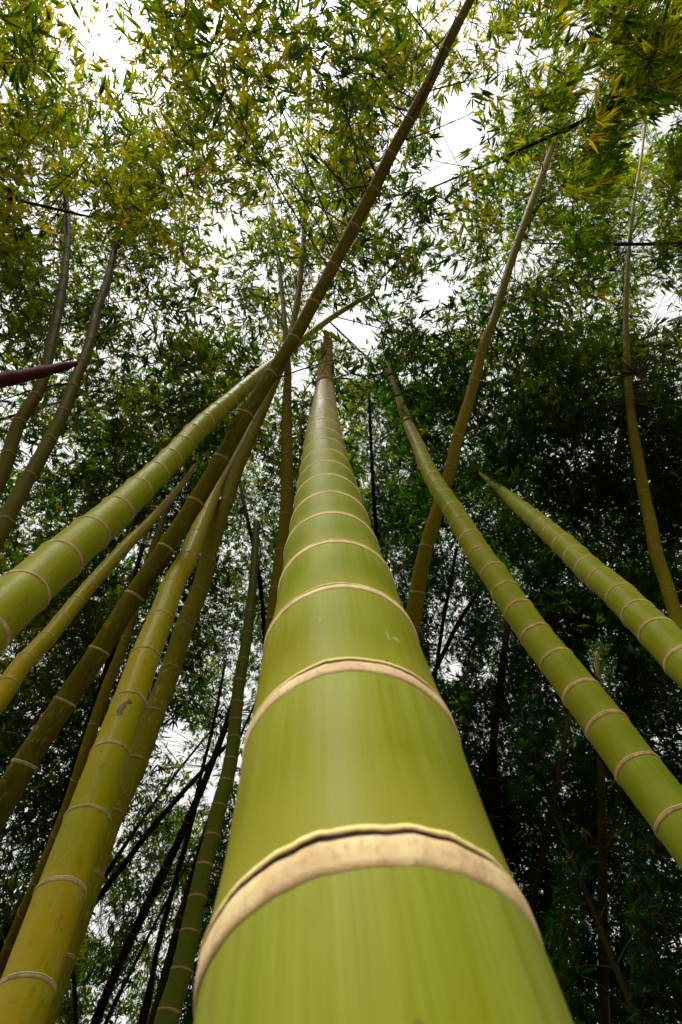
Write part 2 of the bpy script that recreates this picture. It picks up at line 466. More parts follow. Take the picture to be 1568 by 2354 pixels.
def pixel_culm(pts, r, label, mat, rmat, deg=None, ground_dir=None, **kw):
    """a culm measured in the photograph: centre line and width there, real radius r -> place in the world"""
    a = np.array(pts, float)
    px, py, w = a[:, 0], a[:, 1], a[:, 2]
    Lp = np.concatenate([[0], np.cumsum(np.hypot(np.diff(px), np.diff(py)))]); t = Lp/Lp[-1]
    deg = deg or 2
    rt = np.array(r, float) if not np.isscalar(r[0]) else np.stack([np.linspace(0, 1, len(r)), r], -1)
    inv = w/(2*np.interp(t, rt[:, 0], rt[:, 1])*F)          # 1/depth, linear along a straight culm
    pf = np.polyfit(t, inv, deg, w=1/inv)
    n = 70
    u = np.linspace(0, 1, n)
    X, Y = catmull(u, t, px), catmull(u, t, py)
    Rr = np.interp(u, rt[:, 0], rt[:, 1])
    D = 1/np.maximum(np.polyval(pf, u), inv.min()*.7)
    for _ in range(4):
        D[1:-1] = (D[:-2]+2*D[1:-1]+D[2:])/4
    Wd = np.maximum(catmull(u, t, w), 2.0)
    for _ in range(6):
        Wd[1:-1] = (Wd[:-2]+2*Wd[1:-1]+Wd[2:])/4
    Rr = Wd*D/(2*F)                                          # keep the measured width exactly
    P = CAM + ray(X, Y)*D[:, None]
    # down to the ground along the lowest stretch
    k = 26
    dirn = unit(P[0]-P[k])
    if dirn[2] > -0.45: dirn = unit([dirn[0]*.6, dirn[1]*.6, -0.6])
    ext = []; p = P[0].copy(); m = 0
    while p[2] > -0.25 and m < 200:
        p = p + dirn*0.15; ext.append(p.copy()); m += 1
        dirn = unit(dirn + np.array([0, 0, -0.02]))
    if ext:
        P = np.concatenate([np.array(ext)[::-1], P]); Rr = np.concatenate([np.full(len(ext), Rr[0]), Rr])
    v = unit(P[-1]-P[len(ext)])
    print('%-60s base %s top %s lean %.0f depth %.1f-%.1f' % (label[:60], np.round(P[0], 1), np.round(P[-1], 1), math.degrees(math.acos(v[2])), D[0], D[-1]))
    return build_culm(P, Rr, label, mat, rmat, **kw)

REC = {}
# --- the fresh ringed shoots
REC['A'] = pixel_culm([(872, 2353, 829.1), (853, 2214, 750.7), (837, 2044, 650.7), (815, 1819, 527.2), (806, 1714, 466.5), (790, 1554, 379.3), (782, 1454, 313.6), (773, 1359, 257.7), (763, 1274, 211.7), (756, 1179, 159.7), (750, 1104, 124.5), (745, 1024, 90.2), (746, 924, 53.9), (748, 870, 35.3), (750, 830, 21.6), (751, 800, 10.8), (752, 770, 4.9)],
    [(0, .09), (.80, .088), (.9, .072), (.955, .042), (.98, .018), (1, .008)],
    'huge pale green bamboo with ivory rings rising straight up from the bottom edge', M_YOUNG, R_YOUNG, shape='young', deg=4,
    rings=[1938, 1528, 1346, 1245, 1179, 1131, 1091, 1060, 1033, 1008, 985, 962, 938, 915], sides=96, foliage=False, tip_y=(1010, 900), hs_y=([950, 1200, 1500, 1900], [.35, .5, .66, .86]), protect=16, ring_sides=120, bulge=0.012, zig=0.004, group='fresh green bamboo with pale rings')
REC['J'] = pixel_culm([(1560, 1890, 116), (1445, 1740, 104), (1345, 1605, 92), (1289, 1534, 82), (1249, 1484, 76), (1209, 1429, 71), (1174, 1379, 66), (1139, 1324, 61), (1109, 1284, 57), (1084, 1244, 54), (1039, 1169, 46), (1009, 1124, 41), (984, 1079, 36), (959, 1019, 29), (939, 976, 24), (916, 914, 14), (903, 876, 8), (892, 835, 4)],
    [(0, .07), (.73, .06), (.88, .042), (.96, .018), (1, .008)],
    'green bamboo with tan rings leaning to the right, nearest the huge pale one', M_YOUNG, R_TAN, shape='tan',
    rings=[1864, 1741, 1646, 1571, 1501, 1441, 1386, 1341, 1299, 1259, 1222, 1188, 1158, 1129, 1106, 1086, 1065, 1044, 1019, 998, 976], sides=48, foliage=False, tip_y=(1060, 940), protect=11, bulge=0.018, zig=0.01, group='fresh green bamboo with pale rings')
REC['K'] = pixel_culm([(1568, 1514, 93), (1524, 1469, 85), (1469, 1414, 76), (1414, 1359, 68), (1359, 1314, 61), (1309, 1264, 54), (1264, 1224, 47), (1224, 1189, 40), (1184, 1156, 32), (1154, 1129, 23), (1134, 1113, 16), (1100, 1085, 5)],
    [(0, .065), (.75, .055), (.93, .032), (1, .009)],
    'green bamboo with tan rings leaning out over the right edge', M_YOUNG, R_TAN, shape='tan',
    rings=[1494, 1431, 1389, 1351, 1316, 1288, 1261, 1236, 1214, 1196, 1179, 1162, 1144, 1124], sides=40, foliage=False, protect=16, bulge=0.018, zig=0.01, group='fresh green bamboo with pale rings')
REC['N'] = pixel_culm([(385, 2340, 54), (418, 2229, 49), (438, 2139, 46), (455, 2059, 42), (472, 1984, 39), (490, 1914, 37), (505, 1849, 35), (522, 1789, 33), (532, 1739, 31), (542, 1649, 29), (550, 1569, 27), (565, 1484, 25), (580, 1359, 20), (590, 1200, 15)],
    [(0, .045), (1, .035)],
    'dark green bamboo with thin brown rings just left of the huge pale one', M_DEEP, R_BROWN, shape='tan',
    rings=[2319, 2224, 2136, 2056, 1981, 1914, 1846, 1789, 1739, 1689, 1649, 1609, 1560, 1510, 1450, 1400], sides=28)
# --- older culms on the left
REC['B'] = pixel_culm([(62, 2270, 123), (140, 2054, 109), (202, 1878, 97), (254, 1733, 84), (300, 1605, 73), (338, 1500, 65), (372, 1415, 57), (400, 1340, 50), (434, 1278, 45), (456, 1223, 39), (480, 1165, 33), (503, 1112, 27), (530, 1060, 22), (560, 1000, 17), (600, 920, 12)],
    [(0, .065), (.8, .06), (1, .04)],
    'shiny yellow bamboo at bottom left with grey rings and one dark spot under a ring', M_YELLOW, R_OLD, shape='old',
    rings=[2241, 2019, 1852, 1707, 1591, 1488, 1404, 1332, 1270, 1218, 1172, 1132, 1096, 1064], sides=48, bulge=0.02)
REC['E'] = pixel_culm([(37, 1379, 113), (139, 1286, 98), (268, 1176, 75), (325, 1122, 63), (390, 1059, 54), (456, 986, 46), (535, 916, 37), (605, 855, 28), (650, 818, 22), (700, 777, 16), (770, 725, 13), (860, 672, 8)],
    [(0, .07), (.55, .062), (.8, .04), (1, .02)],
    'thick light green bamboo entering at the left edge and slanting steeply up to the right', M_GREEN, R_TAN, shape='old',
    rings=[1420, 1329, 1259, 1204, 1154, 1109, 1072, 1040, 1009, 982, 958, 935, 912, 890, 868], sides=48, bulge=0.03)
REC['C'] = pixel_culm([(8, 1842, 60.7), (52, 1766, 57.0), (145, 1620, 51.5), (228, 1498, 47.8), (306, 1372, 44.2), (381, 1262, 41.4), (450, 1154, 38.6), (510, 1054, 35.9), (567, 952, 33.1), (623, 861, 31.3), (670, 788, 30.4), (727, 685, 29.4), (785, 575, 28.5), (844, 465, 28.5), (909, 335, 26.7), (949, 262, 25.8), (994, 175, 23.9), (1029, 100, 22.1), (1084, -5, 19.3), (1115, -70, 17.5)],
    [(0, .057), (.6, .053), (1, .041)],
    'dark brown bamboo crossing in front of the others up to the top edge', M_DARK, R_OLD, shape='old',
    rings=[1755, 1612, 1494, 1366, 1256, 1149, 1049, 947, 854, 772, 690, 605, 515, 430, 348, 270, 190, 110, 40], ring_k=1.25, sides=36, bulge=0.03)
REC['D'] = pixel_culm([(190, 2070, 62), (250, 1889, 57), (312, 1754, 53), (357, 1634, 48), (395, 1534, 45), (425, 1439, 42), (460, 1354, 39), (497, 1214, 34), (523, 1149, 31), (540, 1094, 28), (570, 1024, 24), (598, 959, 21), (624, 899, 19), (655, 820, 17), (676, 735, 15), (692, 625, 13), (703, 450, 10), (708, 300, 8), (711, 120, 6), (712, 0, 4), (712, -80, 3)],
    [(0, .06), (.5, .052), (1, .022)],
    'mottled grey brown bamboo partly hidden behind the shiny yellow one', M_MOTTLE, R_BROWN, shape='old',
    rings=[1860, 1740, 1629, 1529, 1434, 1352, 1279, 1209, 1149, 1094, 1046, 1004, 962, 925], protect=6.5, ring_k=1.25, sides=36)
REC['F'] = pixel_culm([(0, 1602, 49), (45, 1536, 43), (120, 1454, 38), (180, 1379, 34), (245, 1304, 30), (300, 1244, 26), (340, 1204, 22), (380, 1159, 18), (405, 1130, 15), (450, 1070, 11)],
    [(0, .045), (.8, .04), (1, .03)],
    'slim yellow green bamboo slanting just below the thick light green one', M_YELLOW, R_OLD, shape='old',
    rings=[1560, 1504, 1457, 1414, 1374, 1339, 1306, 1279, 1254, 1232, 1208, 1186], ring_k=1.25, sides=32)
REC['I'] = pixel_culm([(612, 1600, 27), (625, 1434, 29), (638, 1334, 30), (650, 1250, 30), (658, 1179, 30), (660, 1059, 28), (659, 959, 23), (661, 845, 17), (655, 750, 12), (640, 600, 9), (622, 475, 7), (608, 380, 5), (596, 290, 3)],
    [(0, .05), (.6, .045), (1, .02)],
    'upright olive bamboo standing directly behind the left side of the huge pale one', M_OLIVE, R_BROWN, shape='old',
    rings=[1420, 1350, 1262, 1180, 1122, 1080, 1040, 1000, 960, 925, 890], protect=6.5, ring_k=1.6, sides=28)
REC['P'] = pixel_culm([(0, 2234, 29), (50, 2109, 28), (115, 1959, 27), (165, 1829, 26), (205, 1699, 25), (250, 1569, 24), (280, 1494, 22), (300, 1434, 20), (345, 1280, 16), (390, 1150, 12)],
    [(0, .05), (1, .035)], 'thin mottled brown bamboo seen between the dark crossing one and the shiny yellow one', M_MOTTLE, R_BROWN, spacing=.38, ring_k=1.6, sides=24)
REC['P2'] = pixel_culm([(10, 2159, 18), (85, 2019, 17), (145, 1849, 16), (185, 1719, 15), (235, 1569, 14), (275, 1440, 12), (330, 1250, 10)],
    [(0, .045), (1, .035)], 'blackish slim bamboo just left of the thin mottled brown one', M_SHADE, R_BROWN, spacing=.4, sides=16)
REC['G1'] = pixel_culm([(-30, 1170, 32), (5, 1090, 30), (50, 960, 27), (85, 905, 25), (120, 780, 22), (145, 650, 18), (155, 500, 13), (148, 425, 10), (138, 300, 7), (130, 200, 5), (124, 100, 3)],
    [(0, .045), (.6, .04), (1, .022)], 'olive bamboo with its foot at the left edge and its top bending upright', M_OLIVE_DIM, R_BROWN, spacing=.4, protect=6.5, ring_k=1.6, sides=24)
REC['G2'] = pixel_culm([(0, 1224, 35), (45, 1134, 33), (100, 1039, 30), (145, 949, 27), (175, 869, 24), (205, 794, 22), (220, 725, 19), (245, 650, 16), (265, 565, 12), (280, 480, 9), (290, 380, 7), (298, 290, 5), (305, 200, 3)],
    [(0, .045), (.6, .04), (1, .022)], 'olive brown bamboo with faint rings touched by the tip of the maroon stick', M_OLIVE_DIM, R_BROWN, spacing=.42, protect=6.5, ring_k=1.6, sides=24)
# --- older culms on the right
REC['L'] = pixel_culm([(925, 1560, 40), (949, 1429, 38), (959, 1359, 36), (974, 1284, 34), (999, 1194, 31), (1034, 1084, 28), (1054, 999, 27), (1079, 919, 25), (1099, 844, 23), (1114, 784, 21), (1134, 740, 20), (1154, 670, 19), (1179, 590, 18), (1214, 490, 17), (1254, 380, 14), (1289, 280, 11), (1314, 200, 8), (1330, 130, 5), (1342, 60, 3)],
    [(0, .055), (.5, .05), (1, .025)],
    'mottled olive bamboo passing behind the leaning ringed one and into the right canopy', M_OLIVE, R_BROWN, rings=[1440, 1362, 1254, 1150, 1068, 1000, 930, 870, 810, 750, 690, 620, 550, 480], protect=6.5, ring_k=1.6, sides=28)
REC['M'] = pixel_culm([(1580, 1560, 29), (1554, 1419, 29), (1529, 1334, 28.5), (1509, 1274, 28), (1494, 1194, 26), (1479, 1129, 24), (1469, 1064, 23), (1456, 994, 21), (1446, 909, 18), (1441, 834, 15), (1439, 750, 13), (1444, 600, 10), (1456, 475, 8), (1474, 365, 6), (1484, 280, 5), (1492, 200, 3.5), (1500, 120, 2.5)],
    [(0, .045), (.6, .04), (1, .018)],
    'slender curving olive bamboo near the right edge, behind a ringed one', M_OLIVE, R_BROWN, rings=[1440, 1355, 1258, 1190, 1127, 1065, 1005, 950, 900, 850, 800, 750], protect=2.6, ring_k=1.6, sides=24)
# --- dark slim culms low in the background
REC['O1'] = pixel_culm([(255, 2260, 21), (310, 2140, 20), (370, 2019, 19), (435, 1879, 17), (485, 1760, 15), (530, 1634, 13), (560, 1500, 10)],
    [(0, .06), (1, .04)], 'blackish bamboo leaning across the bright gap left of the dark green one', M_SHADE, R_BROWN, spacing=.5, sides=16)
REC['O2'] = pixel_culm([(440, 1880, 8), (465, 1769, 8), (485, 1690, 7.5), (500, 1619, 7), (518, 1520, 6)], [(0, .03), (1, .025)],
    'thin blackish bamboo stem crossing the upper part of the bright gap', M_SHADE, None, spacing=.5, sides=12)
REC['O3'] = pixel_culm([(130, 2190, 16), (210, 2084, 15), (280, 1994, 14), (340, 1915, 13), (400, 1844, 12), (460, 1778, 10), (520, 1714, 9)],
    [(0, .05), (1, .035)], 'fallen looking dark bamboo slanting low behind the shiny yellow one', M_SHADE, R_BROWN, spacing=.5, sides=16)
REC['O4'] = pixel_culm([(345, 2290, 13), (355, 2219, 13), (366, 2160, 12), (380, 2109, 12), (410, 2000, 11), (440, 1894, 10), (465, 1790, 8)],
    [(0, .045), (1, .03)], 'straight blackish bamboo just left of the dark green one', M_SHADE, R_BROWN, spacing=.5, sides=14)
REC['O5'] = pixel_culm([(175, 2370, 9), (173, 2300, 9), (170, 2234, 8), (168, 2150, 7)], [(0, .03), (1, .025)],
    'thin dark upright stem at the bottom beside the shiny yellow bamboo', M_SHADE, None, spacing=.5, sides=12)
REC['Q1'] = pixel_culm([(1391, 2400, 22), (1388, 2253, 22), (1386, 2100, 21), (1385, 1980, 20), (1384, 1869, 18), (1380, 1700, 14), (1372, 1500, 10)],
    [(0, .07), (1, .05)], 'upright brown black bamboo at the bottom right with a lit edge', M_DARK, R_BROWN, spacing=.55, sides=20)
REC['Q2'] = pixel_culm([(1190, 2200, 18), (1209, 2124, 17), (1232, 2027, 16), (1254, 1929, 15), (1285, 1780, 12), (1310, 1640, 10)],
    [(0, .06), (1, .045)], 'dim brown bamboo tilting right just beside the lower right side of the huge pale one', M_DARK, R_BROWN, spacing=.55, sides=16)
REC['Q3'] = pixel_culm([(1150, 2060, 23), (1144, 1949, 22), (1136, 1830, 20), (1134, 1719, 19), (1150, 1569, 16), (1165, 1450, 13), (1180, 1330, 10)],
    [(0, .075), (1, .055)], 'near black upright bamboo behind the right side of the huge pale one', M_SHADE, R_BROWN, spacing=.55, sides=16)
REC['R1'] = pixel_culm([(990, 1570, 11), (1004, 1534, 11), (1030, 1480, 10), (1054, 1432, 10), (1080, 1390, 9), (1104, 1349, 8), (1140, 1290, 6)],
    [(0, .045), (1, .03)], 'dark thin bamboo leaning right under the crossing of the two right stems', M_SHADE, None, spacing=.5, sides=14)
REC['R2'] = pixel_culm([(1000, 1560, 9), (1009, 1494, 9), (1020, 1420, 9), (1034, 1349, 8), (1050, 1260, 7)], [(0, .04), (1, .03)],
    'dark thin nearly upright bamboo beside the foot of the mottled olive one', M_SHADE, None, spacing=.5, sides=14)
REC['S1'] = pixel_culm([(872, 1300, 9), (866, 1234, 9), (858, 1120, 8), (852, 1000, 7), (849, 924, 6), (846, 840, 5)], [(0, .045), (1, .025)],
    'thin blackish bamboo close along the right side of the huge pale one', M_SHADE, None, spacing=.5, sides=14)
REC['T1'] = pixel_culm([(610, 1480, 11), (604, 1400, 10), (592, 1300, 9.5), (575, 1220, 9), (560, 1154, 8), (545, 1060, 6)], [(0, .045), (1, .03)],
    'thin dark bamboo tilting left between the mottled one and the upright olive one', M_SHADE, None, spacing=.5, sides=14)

# --- bamboo further back and around, mostly veiled by leaves
def far_culm(x, y, h, tx, ty, bend, r0, mat):
    z = np.linspace(-0.2, h, 40); u = z.clip(0)/h
    P = np.stack([x+tx*u*h+bend[0]*u**3, y+ty*u*h+bend[1]*u**3, z-0.08*h*u**4], -1)
    return build_culm(P, np.interp(u, [0, .5, 1], [r0, r0*.8, r0*.2]), 'slender dark bamboo deep in the leafy thicket', mat, None, spacing=.5, sides=12,
                      group='bamboo in the background thicket', protect=False)
FAR = [(-6.5, 5.0), (-4.6, 6.8), (-2.6, 6.0), (-1.5, 8.2), (0.6, 7.0), (2.0, 5.6), (2.9, 8.0), (4.4, 6.4), (5.6, 5.0), (6.6, 7.4), (-5.4, 9.0), (-3.2, 10.0), (1.2, 10.2), (3.8, 10.6), (6.2, 10.0),
       (-6.6, 2.4), (-5.2, 0.6), (5.6, 2.2), (6.2, 0.2), (4.9, -1.6), (-4.6, -2.0), (-0.6, 12.0), (-8.0, 7.0), (8.0, 4.6)]
for i, (x, y) in enumerate(FAR):
    x += random.uniform(-.4, .4); y += random.uniform(-.4, .4)
    h = random.uniform(7.5, 11)
    bx, by = (-0.30*x+random.uniform(-1, 1), -0.22*y+random.uniform(-1, 1))
    far_culm(x, y, h, random.uniform(-.08, .08)-0.01*x, random.uniform(-.06, .06), (bx, by), random.uniform(.04, .06), M_SHADE)

# ------------------------------------------------------------------ foliage
DENS = """8427887776267699
8526776778645699
8756875787248998
8778866787158998
9889876787577888
9888757876578988
9877667767477876
8786677467678876
7677986679889998
6789996789989999
7799997889899999
7899988889999999
8998878889899999
8999978888899999
9998878888789999
8988868889789999
9998858888989999
9998548889989998
8987568888999999
8877888888999999
7888788888999999
8886878888999999
9987888888999999
9867888888999999""".split()
GX, GY, CS = 16, 24, 98.0
def cover(ix, iy):
    c = int(DENS[min(max(iy, 0), GY-1)][min(max(ix, 0), GX-1)])
    return {9: .975, 8: .90, 7: .80, 6: .68, 5: .56, 4: .44, 3: .33, 2: .22, 1: .10}[c]

# clear sky openings: no spray centres there (x, y, rx, ry)
HOLES = [(1060, 300, 84, 125), (1000, 395, 72, 58), (1080, 70, 30, 60), (235, 110, 26, 52), (1000, 670, 45, 40), (1525, 700, 50, 60), (775, 735, 62, 45), (1180, 150, 35, 60), (1530, 290, 40, 40),
         (400, 1690, 45, 70), (490, 1800, 22, 60), (370, 760, 40, 30), (520, 540, 60, 40), (600, 500, 30, 25), (540, 410, 30, 30), (20, 690, 30, 40), (60, 1050, 30, 30), (330, 250, 40, 30), (190, 480, 40, 30),
         (230, 2120, 30, 60), (410, 2190, 25, 40), (860, 480, 1, 1), (1150, 640, 30, 25), (930, 1090, 25, 30), (1290, 460, 35, 20), (1010, 1480, 20, 40), (1040, 1540, 20, 40), (385, 1330, 25, 40), (700, 40, 25, 40), (840, 770, 55, 45), (690, 870, 26, 50), (930, 860, 28, 30), (745, 640, 36, 30), (800, 850, 30, 26), (970, 720, 40, 35), (880, 620, 30, 24), (1070, 620, 25, 35), (600, 640, 25, 25), (30, 960, 30, 25), (120, 600, 25, 20),
         (1440, 560, 30, 30), (1230, 560, 20, 20), (1360, 700, 25, 25), (500, 330, 30, 25), (280, 690, 25, 25), (560, 780, 35, 15), (640, 260, 30, 20)]

kd_pts = []; kd_idx = []
for ci, c in enumerate(CULMS):
    far = c['root'].get('group') == 'bamboo in the background thicket'
    for p in c['pts']:
        if p[2] > (1.6 if far else 2.4): kd_pts.append(p); kd_idx.append(ci)
KD = kdtree.KDTree(len(kd_pts))
for i, p in enumerate(kd_pts): KD.insert(p, i)
KD.balance()
prot = np.array(PROT)

LEAF_N = 15
sprays = []     # centre, tint, leaf length, culm index, pixel
LL = 0.136
def region(x, y):
    """leaf tint (0 deep green .. 1 straw) and distance range for a place in the canopy"""
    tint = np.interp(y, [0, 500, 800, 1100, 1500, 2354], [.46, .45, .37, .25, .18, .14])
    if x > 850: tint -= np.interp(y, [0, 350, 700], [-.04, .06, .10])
    if x > 850: tint -= np.interp(y, [800, 1000], [0, .06])  # tint lowered further at lower right, painting in the grove's shade
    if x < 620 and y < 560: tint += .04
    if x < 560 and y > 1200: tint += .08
    lo, hi = np.interp(y, [0, 700, 1200, 2354], [4.6, 5.5, 6.5, 6.0]), np.interp(y, [0, 700, 1200, 2354], [12.5, 13.0, 14.0, 14.0])
    return tint, lo, hi

lat = {sc: rng.random((64, 64)) for sc in (150, 70, 34)}
def vnoise(x, y):
    """lumpiness of the canopy, 0..1"""
    v = 0
    for sc, w in ((150, .45), (70, .35), (34, .20)):
        a = lat[sc]; gx, gy = x/sc+20, y/sc+20
        i, j = int(math.floor(gx)), int(math.floor(gy)); fx, fy = gx-i, gy-j
        fx = fx*fx*(3-2*fx); fy = fy*fy*(3-2*fy)
        g = lambda p, q: a[p % 64, q % 64]
        v += w*((g(i, j)*(1-fx)+g(i+1, j)*fx)*(1-fy)+(g(i, j+1)*(1-fx)+g(i+1, j+1)*fx)*fy)
    return v

for iy in range(-3, GY+8):  # rows below the frame are unseen, added to block low sky light
    for ix in range(-9, GX+9):
        wing = ix < -3 or ix >= GX+3  # unseen side walls of big leaves, added to block light from the sides
        if wing and (iy < 5 or iy > GY+5): continue
        cv = cover(ix, iy)
        if iy < 8: cv = min(cv, .94)
        off = ix < 0 or iy < 0 or ix >= GX or iy >= GY
        lai = -math.log(1-cv)*(float(np.interp(iy, [0, 7, 11], [1.5, 1.45, 1.55 if ix < 8 else 1.8])) if not off else (0.5 if iy < 6 else 0.8))
        # a lump-to-lump variation
        lai *= random.uniform(.75, 1.25)
        target = lai*CS*CS
        got = 0.0; guard = 0
        while got < target and guard < 900:
            guard += 1
            x = (ix+random.random())*CS; y = (iy+random.random())*CS
            tint, lo, hi = region(x, y)
            hole = False
            for (hx, hy, rx, ry) in HOLES:
                if ((x-hx)/(rx*.72+4))**2+((y-hy)/(ry*.72+4))**2 < 1: hole = True; break
            if not wing and random.random() > float(np.interp(y, [0, 750, 1000], [1.7, 1.7, 1.1 if x < 850 else .8]))*(vnoise(x, y)-.5)+.5:
                continue
            if hole:
                got += 35*CS*CS/1000.0
                continue
            d = ray(x, y); dn = np.linalg.norm(d); d = d/dn
            best = None
            for k in range(3):
                dist = random.uniform(lo, hi)
                p = CAM+d*dist
                co, idx, dd = KD.find(p)
                sc = dd*random.uniform(.6, 1.3)
                if best is None or sc < best[0]: best = (sc, dist, p, idx, dd)
            _, dist, p, idx, dd = best
            if p[2] < 0.5: 
                got += 50; continue
            depth = dist/dn
            m = (np.abs(prot[:, 0]-x) < prot[:, 2]+F*0.24/depth) & (np.abs(prot[:, 1]-y) < prot[:, 2]+F*0.24/depth)
            if m.any() and dist < prot[m, 3].max()+0.35:
                dist = prot[m, 3].max()+0.4+random.uniform(0, 3.0)
                p = CAM+d*dist; depth = dist/dn
                co, idx, dd = KD.find(p)
            ll = LL*random.uniform(.65, 1.3)*(2.3 if wing else 1.0)
            area = LEAF_N*0.62*ll*(ll*.15)*(F/depth)**2*0.55
            got += area
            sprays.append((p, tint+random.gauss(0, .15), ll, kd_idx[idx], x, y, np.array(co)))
# tufts hanging in front of the tips of the fresh shoots
for key, spots_ in (('A', [(790, 862), (778, 830), (738, 806), (765, 790), (800, 840)]), ('J', [(918, 905), (896, 868), (905, 850), (880, 846), (945, 948)]), ('K', [(1112, 1092), (1135, 1104), (1098, 1076), (1120, 1118), (1150, 1100)])):
    X_, Y_, D_ = project(REC[key]['pts'])
    for (x, y) in spots_:
        kk = int(np.argmin((X_-x)**2+(Y_-y)**2+(D_ < .1)*1e9))
        p = CAM+ray(x, y)*(D_[kk]-.25)
        co, idx, dd = KD.find(p)
        sprays.append((p, .22+random.gauss(0, .08), .12, kd_idx[idx], x, y, np.array(co)))
print('sprays', len(sprays), 'leaves', len(sprays)*LEAF_N)

by_culm = {}
for s_ in sprays: by_culm.setdefault(s_[3], []).append(s_)

def tube_pts(path, radii, ns=4):
    """thin tube along a polyline; returns verts, quads"""
    P = np.asarray(path); n = len(P)
    T = np.gradient(P, axis=0); T /= np.maximum(np.linalg.norm(T, axis=1), 1e-9)[:, None]
    up = np.array([.31, .17, .93]) if abs(T[0][2]) < .9 else np.array([1., .1, 0])
    A = np.cross(T, up); A /= np.linalg.norm(A, axis=1)[:, None]; B = np.cross(T, A)
    th = np.arange(ns)*2*math.pi/ns
    V = P[:, None]+np.asarray(radii)[:, None, None]*(A[:, None]*np.cos(th)[None, :, None]+B[:, None]*np.sin(th)[None, :, None])
    return V.reshape(-1, 3), grid_faces(n, ns)

def leaves_for(S):
    """vectorised leaf blades for a list of sprays -> verts, tint, twig tips"""
    n = len(S)
    P = np.array([s[0] for s in S]); tint = np.array([s[1] for s in S]); ll = np.array([s[2] for s in S]); co = np.array([s[6] for s in S])
    px = np.array([s[4] for s in S]); py = np.array([s[5] for s in S])
    out = P-co; out[:, 2] = 0
    out /= np.maximum(np.linalg.norm(out, axis=1), 1e-6)[:, None]
    t = out*0.6+rng.normal(0, .6, (n, 3)); t[:, 2] = t[:, 2]*.5-.15
    # the upper right crowns stream sideways
    wind = np.clip((px-1150)/250, 0, 1)*np.clip((650-py)/300, 0, 1)
    wdir = M @ np.array([0.86, 0.5, 0.0])
    t = t*(1-.75*wind[:, None])+wdir*(1.6*wind[:, None])
    t /= np.linalg.norm(t, axis=1)[:, None]
    side = np.cross(t, [0, 0, 1.0]); side /= np.maximum(np.linalg.norm(side, axis=1), 1e-6)[:, None]
    m = LEAF_N
    nt = 3                                                       # three fans of blades on each twig
    k = np.arange(m) % nt
    u = np.array([.12, .5, .95])[k]
    tl = (ll*1.7)[:, None]
    sg = np.array([-.8, .8, 0.0])[k]
    fan = rng.normal(0, .22, (n, nt, 3)); fan[..., 2] -= .12
    tj = rng.normal(0, .03, (n, nt, 3))
    base = P[:, None]+t[:, None]*((u[None]-.5)*tl)[..., None]+side[:, None]*(sg[None]*tl*.22)[..., None]+tj[:, k]+rng.normal(0, .010, (n, m, 3))
    d = t[:, None]*.8+side[:, None]*(sg*.9)[None, :, None]+fan[:, k]+rng.normal(0, .40, (n, m, 3))
    d[..., 2] -= rng.uniform(.0, .5, (n, m))
    d /= np.linalg.norm(d, axis=2)[..., None]
    L = ll[:, None]*rng.uniform(.6, 1.15, (n, m))
    W = L*rng.uniform(.12, .18, (n, m))
    nup = np.array([0, 0, 1.0])+rng.normal(0, .55, (n, m, 3))
    w = np.cross(nup, d); w /= np.maximum(np.linalg.norm(w, axis=2), 1e-6)[..., None]
    nn = np.cross(d, w)
    curl = rng.uniform(.02, .22, (n, m))
    def pt(f, sd):
        return base+d*(L*f)[..., None]+w*(W*.5*sd)[..., None]-nn*(L*curl*f*f)[..., None]
    V = np.stack([pt(0, 0), pt(.28, -1), pt(.28, 1), pt(.64, -.72), pt(.64, .72), pt(1, 0)], 2).reshape(-1, 3)
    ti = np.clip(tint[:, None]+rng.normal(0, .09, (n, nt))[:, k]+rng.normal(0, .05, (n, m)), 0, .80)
    return V, np.repeat(ti.ravel(), 6), P, t, tl[:, 0]

def leaf_faces(nl):
    b = (np.arange(nl)*6)[:, None]
    f = np.concatenate([b+[0, 1, 2], b+[1, 3, 4, 2], b+[3, 5, 4]], 1)
    return f.ravel(), np.tile([3, 4, 3], nl)

